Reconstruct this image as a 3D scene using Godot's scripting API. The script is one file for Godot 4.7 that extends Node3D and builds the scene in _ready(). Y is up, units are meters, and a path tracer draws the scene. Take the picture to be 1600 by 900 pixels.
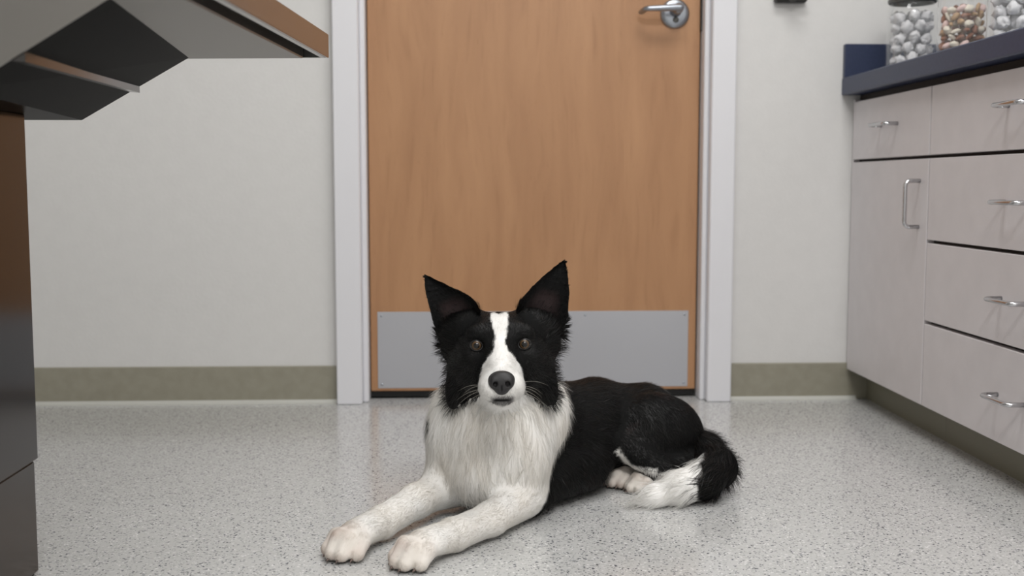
extends Node3D

# ---------------------------------------------------------------- camera numbers
const FOCAL := 1764.0            # focal length in pixels of the 1600 x 900 frame
const EYE := Vector3(0, 0.587, 0)
const PITCH := 5.28
const YAW := 2.24
var cam_basis: Basis
var rng := RandomNumberGenerator.new()
var M := {}

func pix(x: float, y: float, depth: float) -> Vector3:      # a pixel and a distance into the room
	var d: Vector3 = cam_basis * Vector3((x - 800.0) / FOCAL, -(y - 450.0) / FOCAL, -1.0)
	return EYE + d * (depth / -d.z)

func _ready():
	rng.seed = 7
	cam_basis = Basis.from_euler(Vector3(deg_to_rad(-PITCH), deg_to_rad(-YAW), 0))
	var cam := Camera3D.new()
	cam.name = "camera"
	cam.transform = Transform3D(cam_basis, EYE)
	var lens := CameraAttributesPhysical.new()
	lens.frustum_focal_length = 12.0 * FOCAL / 450.0
	lens.frustum_focus_distance = 1.88
	lens.frustum_near = 0.05
	lens.frustum_far = 50.0
	lens.exposure_aperture = 5.0
	cam.attributes = lens
	add_child(cam)
	cam.current = true
	var env := Environment.new()
	env.background_mode = Environment.BG_COLOR
	env.background_color = Color(0, 0, 0)
	env.tonemap_mode = Environment.TONE_MAPPER_LINEAR
	env.tonemap_exposure = 1.0
	env.sdfgi_enabled = true
	env.ssao_enabled = true
	env.ssil_enabled = true
	var we := WorldEnvironment.new()
	we.name = "environment"
	we.environment = env
	add_child(we)

	make_materials()
	ceiling_light(Vector3(0.45, 2.6, -1.75), 2.05, "flat white ceiling light panel above the dog")
	ceiling_light(Vector3(0.40, 2.6, 0.45), 5.8, "flat white ceiling light panel towards the back of the room")
	room()
	door()
	cabinets()
	jars()
	exam_table()
	wall_fixture()
	dog()

# ---------------------------------------------------------------- node helpers
func put(parent: Node, called: String, mesh: Mesh, mat: Material = null) -> MeshInstance3D:
	var o := MeshInstance3D.new()
	o.name = called
	o.mesh = mesh
	if mat:
		o.material_override = mat
	parent.add_child(o, true)
	return o

func thing(called: String, at: Vector3, label: String, category: String, group := "") -> Node3D:
	var o := Node3D.new()
	o.name = called
	o.position = at
	add_child(o, true)
	tag(o, label, category, group)
	return o

func tag(o: Node, label: String, category := "", group := "", kind := "") -> void:
	if label: o.set_meta("label", label)
	if category: o.set_meta("category", category)
	if group: o.set_meta("group", group)
	if kind: o.set_meta("kind", kind)

func mat(c: Color, rough := 0.5, metal := 0.0) -> StandardMaterial3D:
	var m := StandardMaterial3D.new()
	m.albedo_color = c
	m.roughness = rough
	m.metallic = metal
	return m

# ---------------------------------------------------------------- mesh helpers
func poly(st: SurfaceTool, pts: Array, outward: Vector3) -> void:   # a flat convex face, seen from the side that outward points to
	var n: Vector3 = (pts[1] - pts[0]).cross(pts[2] - pts[0])
	var flip := n.dot(outward) > 0.0
	n = n.normalized() * (1.0 if flip else -1.0)
	for i in range(1, pts.size() - 1):
		var tri := [pts[0], pts[i + 1], pts[i]] if flip else [pts[0], pts[i], pts[i + 1]]
		for p in tri:
			st.set_normal(n)
			st.add_vertex(p)

func add_box(st: SurfaceTool, lo: Vector3, hi: Vector3, b := 0.0) -> void:   # box with chamfered edges
	var c := (lo + hi) * 0.5
	var h := (hi - lo) * 0.5
	b = minf(b, minf(h.x, minf(h.y, h.z)) * 0.9)
	var v := func(sx, sy, sz, axis):
		var q := Vector3(sx * (h.x - b), sy * (h.y - b), sz * (h.z - b))
		q[axis] = [sx * h.x, sy * h.y, sz * h.z][axis]
		return c + q
	for axis in 3:
		for s in [-1, 1]:
			var u := (axis + 1) % 3
			var w := (axis + 2) % 3
			var ring := []
			for e in [[-1, -1], [1, -1], [1, 1], [-1, 1]]:
				var g := [0, 0, 0]
				g[axis] = s; g[u] = e[0]; g[w] = e[1]
				ring.append(v.call(g[0], g[1], g[2], axis))
			var o := Vector3.ZERO
			o[axis] = s
			poly(st, ring, o)
	if b <= 0.0:
		return
	for axis in 3:
		var u := (axis + 1) % 3
		var w := (axis + 2) % 3
		for su in [-1, 1]:
			for sw in [-1, 1]:
				var a := [0, 0, 0]
				var z := [0, 0, 0]
				a[axis] = -1; z[axis] = 1
				a[u] = su; z[u] = su; a[w] = sw; z[w] = sw
				var o := Vector3.ZERO
				o[u] = su; o[w] = sw
				poly(st, [v.call(a[0], a[1], a[2], u), v.call(z[0], z[1], z[2], u), v.call(z[0], z[1], z[2], w), v.call(a[0], a[1], a[2], w)], o)
	for sx in [-1, 1]:
		for sy in [-1, 1]:
			for sz in [-1, 1]:
				poly(st, [v.call(sx, sy, sz, 0), v.call(sx, sy, sz, 1), v.call(sx, sy, sz, 2)], Vector3(sx, sy, sz))

func begin() -> SurfaceTool:
	var st := SurfaceTool.new()
	st.begin(Mesh.PRIMITIVE_TRIANGLES)
	return st

func box(lo: Vector3, hi: Vector3, b := 0.0) -> ArrayMesh:
	var st := begin()
	add_box(st, lo, hi, b)
	return st.commit()

func smooth_grid(rows: Array, closed: bool, caps := false) -> ArrayMesh:   # rows of points joined into one smooth skin
	var st := begin()
	var n: int = rows[0].size()
	for r in rows:
		for p in r:
			st.add_vertex(p)
	for i in rows.size() - 1:
		for j in (n if closed else n - 1):
			var a := i * n + j
			var b := i * n + (j + 1) % n
			var c := (i + 1) * n + (j + 1) % n
			var d := (i + 1) * n + j
			for k in [a, b, c, a, c, d]:
				st.add_index(k)
	if caps:
		for e in [0, rows.size() - 1]:
			var mid := Vector3.ZERO
			for p in rows[e]:
				mid += p / n
			st.add_vertex(mid)
			var at := rows.size() * n + (0 if e == 0 else 1)
			for j in n:
				var a: int = e * n + j
				var b: int = e * n + (j + 1) % n
				for k in ([at, b, a] if e == 0 else [at, a, b]):
					st.add_index(k)
	st.generate_normals()
	return st.commit()

func tube(pts: Array, radii: Array, sides := 12, flat := 1.0, up := Vector3.UP) -> ArrayMesh:   # a bar swept along points
	var rows := []
	for i in pts.size():
		var t: Vector3 = (pts[mini(i + 1, pts.size() - 1)] - pts[maxi(i - 1, 0)]).normalized()
		var s := t.cross(up)
		s = s.normalized() if s.length() > 0.01 else t.cross(Vector3.RIGHT).normalized()
		var w := s.cross(t).normalized()
		var row := []
		for k in sides:
			var a := TAU * k / sides
			row.append(pts[i] + (s * cos(a) + w * sin(a) * flat) * radii[i])
		rows.append(row)
	return smooth_grid(rows, true, true)

func lathe(profile: Array, sides := 40) -> ArrayMesh:    # profile of (radius, height), turned about y
	var rows := []
	for p in profile:
		var row := []
		for k in sides:
			var a := TAU * k / sides
			row.append(Vector3(p[0] * cos(a), p[1], p[0] * sin(a)))
		rows.append(row)
	return smooth_grid(rows, true)

# ---------------------------------------------------------------- materials
func noise(s: int, f: float, octaves := 3) -> FastNoiseLite:
	var n := FastNoiseLite.new()
	n.seed = s
	n.noise_type = FastNoiseLite.TYPE_SIMPLEX_SMOOTH
	n.frequency = f
	n.fractal_octaves = octaves
	return n

func noise_tex(s: int, f: float, c0: Color, c1: Color, size := 512, octaves := 4) -> NoiseTexture2D:
	var t := NoiseTexture2D.new()
	t.width = size
	t.height = size
	t.seamless = true
	t.noise = noise(s, f, octaves)
	var g := Gradient.new()
	g.set_color(0, c0)
	g.set_color(1, c1)
	t.color_ramp = g
	return t

func make_materials() -> void:
	var w := mat(Color(0.872, 0.868, 0.86), 0.6)
	w.albedo_texture = noise_tex(3, 0.03, Color(0.985, 0.985, 0.985), Color(1, 1, 1))
	w.uv1_triplanar = true
	w.uv1_world_triplanar = true
	w.uv1_scale = Vector3.ONE * 1.2
	w.heightmap_enabled = true
	w.heightmap_scale = 0.02
	w.heightmap_texture = noise_tex(5, 0.12, Color(0, 0, 0), Color(1, 1, 1))
	M.wall = w
	M.ceiling = mat(Color(0.93, 0.93, 0.92), 0.9)
	M.frame = mat(Color(0.90, 0.90, 0.915), 0.38)
	M.caulk = mat(Color(0.78, 0.78, 0.755), 0.5)
	M.base = mat(Color(1, 1, 1), 0.45)
	M.base.albedo_texture = noise_tex(11, 0.02, Color(0.57, 0.555, 0.495), Color(0.61, 0.595, 0.535), 512, 5)
	M.base.uv1_triplanar = true
	M.base.uv1_world_triplanar = true
	M.base.uv1_scale = Vector3.ONE * 2.2
	M.floor = mat(Color(1, 1, 1), 0.18)
	M.floor.metallic_specular = 0.6
	M.floor.albedo_texture = floor_picture()
	M.floor.uv1_triplanar = true
	M.floor.uv1_world_triplanar = true
	M.floor.uv1_scale = Vector3.ONE / 1.1
	M.wood = mat(Color(1, 1, 1), 0.42)
	M.wood.albedo_texture = wood_picture()
	M.kick = mat(Color(0.75, 0.755, 0.775), 0.5, 0.65)
	M.nickel = mat(Color(0.64, 0.66, 0.69), 0.3, 1.0)
	M.chrome = mat(Color(0.78, 0.78, 0.79), 0.2, 1.0)
	M.steel = mat(Color(0.62, 0.61, 0.60), 0.22, 1.0)
	M.dark_steel = mat(Color(0.36, 0.355, 0.35), 0.16, 1.0)
	M.brushed = mat(Color(0.55, 0.54, 0.525), 0.38, 1.0)
	M.black = mat(Color(0.03, 0.03, 0.03), 0.32)
	M.black.metallic_specular = 0.05
	M.toe = mat(Color(0.50, 0.485, 0.42), 0.5)
	M.rubber = mat(Color(0.05, 0.05, 0.05), 0.7)
	M.laminate = mat(Color(0.865, 0.845, 0.85), 0.42)
	M.laminate.albedo_texture = noise_tex(21, 0.02, Color(0.97, 0.97, 0.97), Color(1, 1, 1))
	M.laminate.uv1_triplanar = true
	M.laminate.uv1_world_triplanar = true
	M.inside = mat(Color(0.20, 0.165, 0.145), 0.7)
	M.blue = mat(Color(1, 1, 1), 0.4)
	M.blue.albedo_texture = noise_tex(25, 0.05, Color(0.155, 0.195, 0.30), Color(0.185, 0.225, 0.335))
	M.blue.uv1_triplanar = true
	M.blue.uv1_world_triplanar = true
	M.blue.uv1_scale = Vector3.ONE * 3.0
	M.glass = mat(Color(0.93, 0.96, 0.95, 0.06), 0.02)
	M.glass.transparency = BaseMaterial3D.TRANSPARENCY_ALPHA
	M.lid = mat(Color(0.42, 0.42, 0.41), 0.35, 0.8)
	M.cotton = mat(Color(0.95, 0.95, 0.96), 0.95)
	M.cotton.metallic_specular = 0.1
	M.cotton.backlight_enabled = true
	M.cotton.backlight = Color(0.7, 0.7, 0.7)
	M.fixture = mat(Color(0.16, 0.155, 0.15), 0.45)
	M.panel = mat(Color(0.95, 0.95, 0.95), 0.5)
	M.panel.emission_enabled = true
	M.panel.emission = Color(1.0, 0.996, 0.992)
	M.panel.emission_energy_multiplier = 1.2
	var fur := mat(Color(1, 1, 1), 0.42)
	fur.backlight_enabled = true
	fur.backlight = Color(0.9, 0.9, 0.9)
	fur.vertex_color_use_as_albedo = true
	M.fur = fur
	var skin := mat(Color(1, 1, 1), 0.8)
	skin.metallic_specular = 0.2
	skin.vertex_color_use_as_albedo = true
	M.skin = skin

func floor_picture() -> ImageTexture:        # pale sheet floor with chips of dark, mid and white stone
	var n := 1600
	var r := RandomNumberGenerator.new()
	r.seed = 41
	var d := PackedByteArray()
	d.resize(n * n * 3)
	var nz := noise(2, 0.05, 3)
	for y in n:
		for x in n:
			var v := 0
			if (x & 3) == 0 and (y & 3) == 0 or true:
				v = int(198.0 + float((x * 7919 + y * 104729 + (x * y) % 131) % 9) - 4.0)
			var o := (y * n + x) * 3
			d[o] = v
			d[o + 1] = v
			d[o + 2] = v - 1
	var kinds := [[Color8(88, 91, 97), 0.19], [Color8(146, 148, 148), 0.36], [Color8(230, 230, 229), 0.58], [Color8(178, 179, 176), 0.98], [Color8(48, 51, 58), 1.0]]
	for i in 52000:
		var pick := r.randf()
		var c: Color
		for k in kinds:
			if pick <= k[1]:
				c = k[0]
				break
		var a := r.randf_range(1.5, 4.3)
		var b := a * r.randf_range(0.35, 0.8)
		var t := r.randf() * TAU
		var ct := cos(t)
		var s := sin(t)
		var cx := r.randi() % n
		var cy := r.randi() % n
		var q := int(ceil(a))
		var skew := r.randf_range(-0.6, 0.6)
		for dy in range(-q, q + 1):
			for dx in range(-q, q + 1):
				var u := (dx * ct + dy * s) / a
				var w := (-dx * s + dy * ct) / b + skew * u
				if absf(u) + absf(w) * 0.8 < 1.0 and u * u + w * w < 1.0:
					var o := (((cy + dy + n) % n) * n + (cx + dx + n) % n) * 3
					d[o] = c.r8
					d[o + 1] = c.g8
					d[o + 2] = c.b8
	return ImageTexture.create_from_image(Image.create_from_data(n, n, false, Image.FORMAT_RGB8, d))

func wood_picture() -> ImageTexture:         # maple veneer, grain upright
	var w := 700
	var h := 1000
	var fine := noise(31, 1.0, 2)
	var wide := noise(32, 1.0, 3)
	var fleck := noise(33, 1.0, 2)
	var d := PackedByteArray()
	d.resize(w * h * 3)
	var a := Color(0.745, 0.567, 0.412)
	var b := Color(0.625, 0.452, 0.315)
	for y in h:
		for x in w:
			var bend := wide.get_noise_2d(x * 0.006, y * 0.0022) * 26.0
			var g := fine.get_noise_2d((x + bend) * 0.075, y * 0.0035) * 0.5
			var big := wide.get_noise_2d((x + bend) * 0.014, y * 0.0020)
			var f := maxf(0.0, fleck.get_noise_2d((x + bend * 0.6) * 0.05, y * 0.0055) - 0.30) * 0.9
			var f2 := maxf(0.0, fleck.get_noise_2d(x * 0.25 + 90.0, y * 0.03) - 0.5) * 1.2
			var t := clampf(0.40 + g * 0.16 + big * 0.30 + f * 0.5 + f2 * 0.6, 0.0, 1.0)
			var c := a.lerp(b, t)
			var o := (y * w + x) * 3
			d[o] = c.r8
			d[o + 1] = c.g8
			d[o + 2] = c.b8
	return ImageTexture.create_from_image(Image.create_from_data(w, h, false, Image.FORMAT_RGB8, d))

# ---------------------------------------------------------------- room
const WZ := -3.02      # face of the wall with the door
const RX := 1.66
const LX := -2.35
const NZ := 1.5
const CEIL := 2.62

func structure(called: String, mesh: Mesh, m: Material, label: String, category: String) -> MeshInstance3D:
	var o := put(self, called, mesh, m)
	tag(o, label, category, "", "structure")
	return o

func ceiling_light(at: Vector3, energy: float, label: String) -> void:
	var t := thing("ceiling_light", at, label, "light", "ceiling light panels")
	var st := begin()
	for s in [-1, 1]:
		add_box(st, Vector3(-0.62, -0.012, s * 0.305 - 0.015), Vector3(0.62, 0.02, s * 0.305 + 0.015), 0.003)
		add_box(st, Vector3(s * 0.61 - 0.012, -0.012, -0.29), Vector3(s * 0.61 + 0.012, 0.02, 0.29), 0.003)
	put(t, "frame", st.commit(), M.frame)
	put(t, "diffuser", box(Vector3(-0.6, -0.002, -0.29), Vector3(0.6, 0.015, 0.29)), M.panel)
	var l := AreaLight3D.new()
	l.name = "panel_light"
	l.area_size = Vector2(1.18, 0.57)
	l.light_energy = energy
	l.light_color = Color(1.0, 0.996, 0.992)
	l.shadow_enabled = true
	l.area_range = 12.0
	l.area_attenuation = 2.0
	l.rotation = Vector3(-PI / 2, 0, 0)
	l.position = Vector3(0, -0.006, 0)
	t.add_child(l)

func room() -> void:
	structure("floor", box(Vector3(LX - 0.1, -0.1, WZ - 0.2), Vector3(RX + 0.1, 0, NZ + 0.1)), M.floor, "pale grey glossy sheet floor with dark and white stone chips", "floor")
	structure("ceiling", box(Vector3(LX - 0.1, CEIL, WZ - 0.2), Vector3(RX + 0.1, CEIL + 0.1, NZ + 0.1)), M.ceiling, "plain white ceiling of the room", "ceiling")
	var st := begin()
	add_box(st, Vector3(LX - 0.1, 0, WZ - 0.2), Vector3(-0.285, CEIL, WZ))
	add_box(st, Vector3(0.65, 0, WZ - 0.2), Vector3(RX + 0.1, CEIL, WZ))
	add_box(st, Vector3(-0.285, 2.14, WZ - 0.2), Vector3(0.65, CEIL, WZ))
	add_box(st, Vector3(-0.285, 0, WZ - 0.2), Vector3(0.65, 2.14, WZ - 0.15))
	structure("wall_back", st.commit(), M.wall, "warm off-white wall around the wooden door", "wall")
	structure("wall_right", box(Vector3(RX, 0, WZ), Vector3(RX + 0.1, CEIL, NZ)), M.wall, "off-white wall behind the drawer cabinets", "wall")
	structure("wall_left", box(Vector3(LX - 0.1, 0, WZ), Vector3(LX, CEIL, NZ)), M.wall, "off-white wall beyond the steel table", "wall")
	structure("wall_front", box(Vector3(LX - 0.1, 0, NZ), Vector3(RX + 0.1, CEIL, NZ + 0.1)), M.wall, "off-white wall facing the wooden door", "wall")
	structure("baseboard_back", box(Vector3(LX, 0, WZ), Vector3(-0.352, 0.1, WZ + 0.006), 0.002), M.base, "olive grey rubber baseboard left plain beside the steel table", "baseboard")
	structure("baseboard_back", box(Vector3(0.712, 0, WZ), Vector3(1.115, 0.1, WZ + 0.006), 0.002), M.base, "short olive grey rubber baseboard between door frame and cabinet", "baseboard")
	structure("baseboard_left", box(Vector3(LX, 0, WZ + 0.006), Vector3(LX + 0.006, 0.1, NZ), 0.002), M.base, "olive grey rubber baseboard beyond the steel table", "baseboard")
	structure("trim_1", bead(LX, -0.352), M.caulk, "thin pale caulk bead along the longer baseboard", "trim")
	structure("trim_2", bead(0.712, 1.06), M.caulk, "thin pale caulk bead along the short baseboard", "trim")

func bead(x0: float, x1: float) -> ArrayMesh:
	var rows := []
	for x in [x0, x1]:
		var row := []
		for k in 6:
			var a := PI / 2 * k / 5.0
			row.append(Vector3(x, 0.009 * (1.0 - sin(a)), WZ + 0.006 + 0.016 * (1.0 - cos(a))))
		rows.append(row)
	return smooth_grid(rows, false)

func door() -> void:
	# painted steel frame: face, rabbet and stop on each side and over the head
	var st := begin()
	var top := 2.13
	for s in [[-0.350, -0.283, -0.283, -0.268], [0.708, 0.643, 0.643, 0.629]]:
		add_box(st, Vector3(minf(s[0], s[1]), 0, WZ - 0.14), Vector3(maxf(s[0], s[1]), top + 0.06, WZ + 0.038), 0.003)
		add_box(st, Vector3(minf(s[2], s[3]), 0, WZ - 0.14), Vector3(maxf(s[2], s[3]), top, WZ + 0.006), 0.003)
	add_box(st, Vector3(-0.350, top, WZ - 0.14), Vector3(0.708, top + 0.06, WZ + 0.038), 0.003)
	structure("trim_3", st.commit(), M.frame, "white painted steel door frame around the wooden door", "door frame")
	var d := Node3D.new()
	d.name = "door_1"
	d.position = Vector3(0.18, 0, WZ - 0.04)
	add_child(d)
	tag(d, "maple veneer door with lever handle and metal kick plate", "door", "", "structure")
	var hw := 0.4455
	var leaf := begin()      # own texture coordinates so that the grain runs up the leaf
	add_box(leaf, Vector3(-hw, 0.022, -0.044), Vector3(hw, top - 0.003, 0), 0.002)
	var arr := leaf.commit().surface_get_arrays(0)
	var uv := PackedVector2Array()
	for v in arr[Mesh.ARRAY_VERTEX]:
		uv.append(Vector2((v.x + v.z + hw) / 0.93, 1.0 - v.y / 2.15 * 1.6))
	arr[Mesh.ARRAY_TEX_UV] = uv
	var am := ArrayMesh.new()
	am.add_surface_from_arrays(Mesh.PRIMITIVE_TRIANGLES, arr)
	put(d, "leaf", am, M.wood)
	put(d, "bottom_sweep", box(Vector3(-hw, 0.006, -0.040), Vector3(hw, 0.022, -0.006)), M.rubber)
	var kp := put(d, "kick_plate", box(Vector3(-hw + 0.019, 0.030, 0), Vector3(hw - 0.021, 0.240, 0.0015), 0.0006), M.kick)
	tag(kp, "brushed grey metal kick plate")
	for x in [-hw + 0.03, -0.14, 0.14, hw - 0.032]:
		for y in [0.040, 0.229]:
			var sc := put(kp, "screw", lathe([[0.0, 0.0012], [0.0022, 0.001], [0.0034, 0.0]], 14), M.nickel)
			sc.transform = Transform3D(Basis(Vector3.RIGHT, PI / 2), Vector3(x, y, 0.0015))
	# lever set
	var lv := Node3D.new()
	lv.name = "lever_handle"
	lv.position = Vector3(0.556 - 0.18, 1.040, 0)
	d.add_child(lv)
	tag(lv, "satin nickel lever handle on a round plate")
	var ro := put(lv, "rosette", lathe([[0.0, 0.012], [0.026, 0.0118], [0.034, 0.010], [0.0385, 0.006], [0.0395, 0.0]], 48), M.nickel)
	ro.transform = Transform3D(Basis(Vector3.RIGHT, PI / 2), Vector3.ZERO)
	var hub := put(lv, "spindle", lathe([[0.0, 0.062], [0.011, 0.061], [0.0135, 0.057], [0.0135, 0.02], [0.017, 0.010]], 28), M.nickel)
	hub.transform = Transform3D(Basis(Vector3.RIGHT, PI / 2), Vector3(0, 0.006, 0))
	var pts := []
	var rad := []
	for i in 25:
		var t := i / 24.0
		var back := smoothstep(0.80, 1.0, t) * 0.028
		pts.append(Vector3(0.012 - 0.118 * t + back * 0.25, 0.008 - 0.004 * t - 0.006 * smoothstep(0.8, 1.0, t), 0.056 + 0.004 * sin(t * PI) - back))
		rad.append(0.0135 * (1.0 - 0.42 * t) * (0.55 if i == 0 else (0.6 if i == 24 else 1.0)))
	put(lv, "lever", tube(pts, rad, 16, 0.8, Vector3.UP), M.nickel)
	var kh := put(lv, "keyhole", lathe([[0.0, 0.002], [0.0072, 0.0016], [0.009, 0.0]], 24), M.lid)
	kh.transform = Transform3D(Basis(Vector3.RIGHT, PI / 2), Vector3(0.001, -0.017, 0.0112))
	put(d, "strike_plate", box(Vector3(hw - 0.001, 0.995, -0.03), Vector3(hw + 0.004, 1.085, 0.008), 0.001), M.fixture)

# ---------------------------------------------------------------- cabinets
func pull(parent: Node, at: Vector3, length: float, upright: bool) -> void:    # bent wire pull on a front that faces -x
	var along := Vector3.UP if upright else Vector3(0, 0, 1)
	var pts := []
	var rad := []
	var out := Vector3(-1, 0, 0)
	var h := length * 0.5
	var b := 0.012
	pts.append(-along * h)
	pts.append(-along * h + out * 0.022)
	for i in 5:
		var a := PI / 2 * i / 4.0
		pts.append(-along * (h - b + b * cos(a)) + out * (0.022 + b * sin(a)))
	for i in 5:
		var a := PI / 2 * (1.0 - i / 4.0)
		pts.append(along * (h - b + b * cos(a)) + out * (0.022 + b * sin(a)))
	pts.append(along * h)
	for p in pts:
		rad.append(0.0047)
	var o := put(parent, "handle", tube(pts, rad, 12, 1.0, Vector3(0.3, 0.5, 0.81) if not upright else Vector3(0.1, 0.0, 1)), M.chrome)
	o.position = at
	tag(o, "bent chrome wire pull")

func front(parent: Node3D, called: String, z0: float, z1: float, y0: float, y1: float) -> MeshInstance3D:
	var g := 0.0028
	return put(parent, called, box(Vector3(0, y0 + g, z0 + g), Vector3(0.019, y1 - g, z1 - g), 0.0012), M.laminate)

func cabinet(z0: float, z1: float, label: String) -> Node3D:
	var t := thing("base_cabinet", Vector3(1.03, 0, 0), label, "cabinet", "base cabinets under the blue countertop")
	put(t, "body", box(Vector3(0.021, 0.084, z0 + 0.0005), Vector3(RX - 1.035, 0.822, z1 - 0.0005)), M.inside)
	put(t, "toe_kick", box(Vector3(0.060, 0, z0 + 0.0005), Vector3(0.09, 0.0835, z1 - 0.0005)), M.toe)
	return t

func cabinets() -> void:
	var zw := WZ + 0.0
	var z1 := -2.498
	var z2 := -1.888
	var c1 := cabinet(zw + 0.002, z1, "grey laminate cabinet with one drawer over a door, against the wall")
	put(c1, "filler", box(Vector3(0.004, 0.084, zw + 0.002), Vector3(0.02, 0.81, zw + 0.014)), M.laminate)
	var dr := front(c1, "drawer", zw + 0.012, z1, 0.648, 0.806)
	pull(dr, Vector3(0, 0.731, -2.745), 0.105, false)
	var dd := front(c1, "door", zw + 0.012, z1, 0.082, 0.646)
	pull(dd, Vector3(0, 0.541, -2.545), 0.105, true)
	var c2 := cabinet(z1, z2, "grey laminate cabinet with a stack of four drawers")
	for e in [[0.648, 0.806, 0.735], [0.459, 0.646, 0.552], [0.277, 0.457, 0.366], [0.082, 0.275, 0.178]]:
		var f := front(c2, "drawer", z1, z2, e[0], e[1])
		pull(f, Vector3(0, e[2], -2.08), 0.105, false)
	var c3 := cabinet(z2, -1.27, "grey laminate cabinet with a single door, next to the four drawers")
	var f3 := front(c3, "drawer", z2, -1.27, 0.648, 0.806)
	pull(f3, Vector3(0, 0.735, -1.58), 0.105, false)
	var d3 := front(c3, "door", z2, -1.27, 0.082, 0.646)
	pull(d3, Vector3(0, 0.541, -1.32), 0.105, true)
	var t := thing("countertop", Vector3(1.0, 0.822, 0), "dark blue laminate countertop over the grey cabinets", "countertop")
	put(t, "slab", box(Vector3(0, 0, WZ + 0.001), Vector3(RX - 1.002, 0.046, -1.25), 0.003), M.blue)
	put(t, "end_splash", box(Vector3(0.002, 0.046, WZ + 0.001), Vector3(RX - 1.002, 0.134, WZ + 0.02), 0.002), M.blue)
	put(t, "back_splash", box(Vector3(RX - 1.021, 0.046, WZ + 0.02), Vector3(RX - 1.002, 0.134, -1.25), 0.002), M.blue)

# ---------------------------------------------------------------- jars
func lump(s: int, squash: Vector3, rough: float) -> ArrayMesh:     # a small uneven ball
	var nz := noise(s, 1.0, 3)
	var rows := []
	for i in 9:
		var row := []
		var th := PI * clampf(i / 8.0, 0.02, 0.98)
		for k in 12:
			var a := TAU * k / 12.0
			var p := Vector3(sin(th) * cos(a), cos(th), sin(th) * sin(a))
			row.append(p * squash * (1.0 + rough * nz.get_noise_3dv(p * 1.6)))
		rows.append(row)
	var far := 0.0
	for row in rows:
		for p in row:
			far = maxf(far, p.length())
	for row in rows:
		for k in row.size():
			row[k] /= far
	return smooth_grid(rows, true, true)

func jar(at: Vector3, r: float, h: float, label: String) -> void:
	var t := thing("glass_jar", at, label, "jar", "glass jars on the countertop")
	put(t, "glass", lathe([[0.0, 0.001], [r * 0.9, 0.001], [r * 0.985, 0.004], [r, 0.012], [r, h - 0.03], [r * 0.97, h - 0.018], [r * 0.88, h - 0.008], [r * 0.86, h], [r * 0.9, h + 0.003]], 48), M.glass)
	var lid := put(t, "lid", lathe([[r * 0.92, h + 0.0], [r * 0.97, h + 0.002], [r * 0.98, h + 0.008], [r * 0.93, h + 0.014], [r * 0.5, h + 0.020], [r * 0.16, h + 0.024], [r * 0.15, h + 0.032], [r * 0.26, h + 0.040], [r * 0.24, h + 0.050], [0.0, h + 0.054]], 40), M.lid)
	tag(lid, "grey lid with a round knob")

func fill(called: String, at: Vector3, r: float, height: float, size: float, shapes: Array, mats: Array, label: String, category: String, group: String) -> void:
	var y := size * 1.30
	var layer := 0
	while y < height:
		var ring := r - size * 1.07
		var count := int(TAU * ring / (size * 1.6))
		var spots := []
		for k in count:
			var a := TAU * (k + 0.5 * (layer % 2)) / count + rng.randf_range(-0.08, 0.08)
			spots.append(Vector3(cos(a) * ring, y + rng.randf_range(-0.2, 0.3) * size, sin(a) * ring))
		var inner := ring - size * 1.9
		if inner > size * 0.9:
			var ci := int(TAU * inner / (size * 2.1))
			for k in ci:
				var a := TAU * k / ci + layer
				spots.append(Vector3(cos(a) * inner, y + size * 0.3, sin(a) * inner))
		elif inner > -size * 0.9:
			spots.append(Vector3(0, y + size * 0.3, 0))
		for p in spots:
			var mm: Material = mats[rng.randi() % mats.size()]
			var o := put(self, called, shapes[rng.randi() % shapes.size()], mm)
			o.transform = Transform3D(Basis.from_euler(Vector3(rng.randf() * TAU, rng.randf() * TAU, rng.randf() * TAU)).scaled(Vector3.ONE * size), at + p)
			tag(o, label % mm.get_meta("tone") if mm.has_meta("tone") else label, category, group)
		y += size * 1.32
		layer += 1

func jars() -> void:
	var y := 0.868
	var a := pix(1424, 60, 2.84)
	var b := pix(1503, 60, 2.60)
	var c := pix(1585, 40, 2.385)
	a.y = y; b.y = y; c.y = y
	jar(a, 0.0605, 0.168, "lidded glass jar of cotton balls nearest the blue end splash")
	jar(b, 0.0545, 0.168, "lidded glass jar of brown and pink pet treats between two cotton jars")
	jar(c, 0.0555, 0.168, "lidded glass jar of cotton balls above the four drawers")
	var balls := [lump(1, Vector3(1.1, 0.95, 1.0), 0.6), lump(2, Vector3(1.0, 1.1, 0.95), 0.65), lump(3, Vector3(1.12, 0.95, 1.0), 0.6)]
	fill("cotton_ball", a, 0.059, 0.138, 0.0200, balls, [M.cotton], "white cotton ball in the jar nearest the end splash", "cotton ball", "cotton balls in the jar by the end splash")
	fill("cotton_ball", c, 0.054, 0.155, 0.0200, balls, [M.cotton], "white cotton ball in the jar above the four drawers", "cotton ball", "cotton balls in the jar above the drawers")
	var bits := [lump(4, Vector3(1.35, 0.75, 0.8), 0.3), lump(5, Vector3(1.0, 0.9, 0.85), 0.5), lump(6, Vector3(1.5, 0.6, 0.65), 0.4)]
	var tones := [[Color(0.60, 0.42, 0.34), "brown"], [Color(0.90, 0.79, 0.77), "pale pink"], [Color(0.92, 0.89, 0.83), "cream"], [Color(0.72, 0.60, 0.47), "tan"]]
	var mats := []
	for t in tones:
		mats.append(mat(t[0], 0.8))
		mats[-1].set_meta("tone", t[1])
	fill("pet_treat", b, 0.053, 0.130, 0.0125, bits, mats, "small dry %s pet treat in the middle glass jar", "pet treat", "pet treats in the middle jar")

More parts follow.
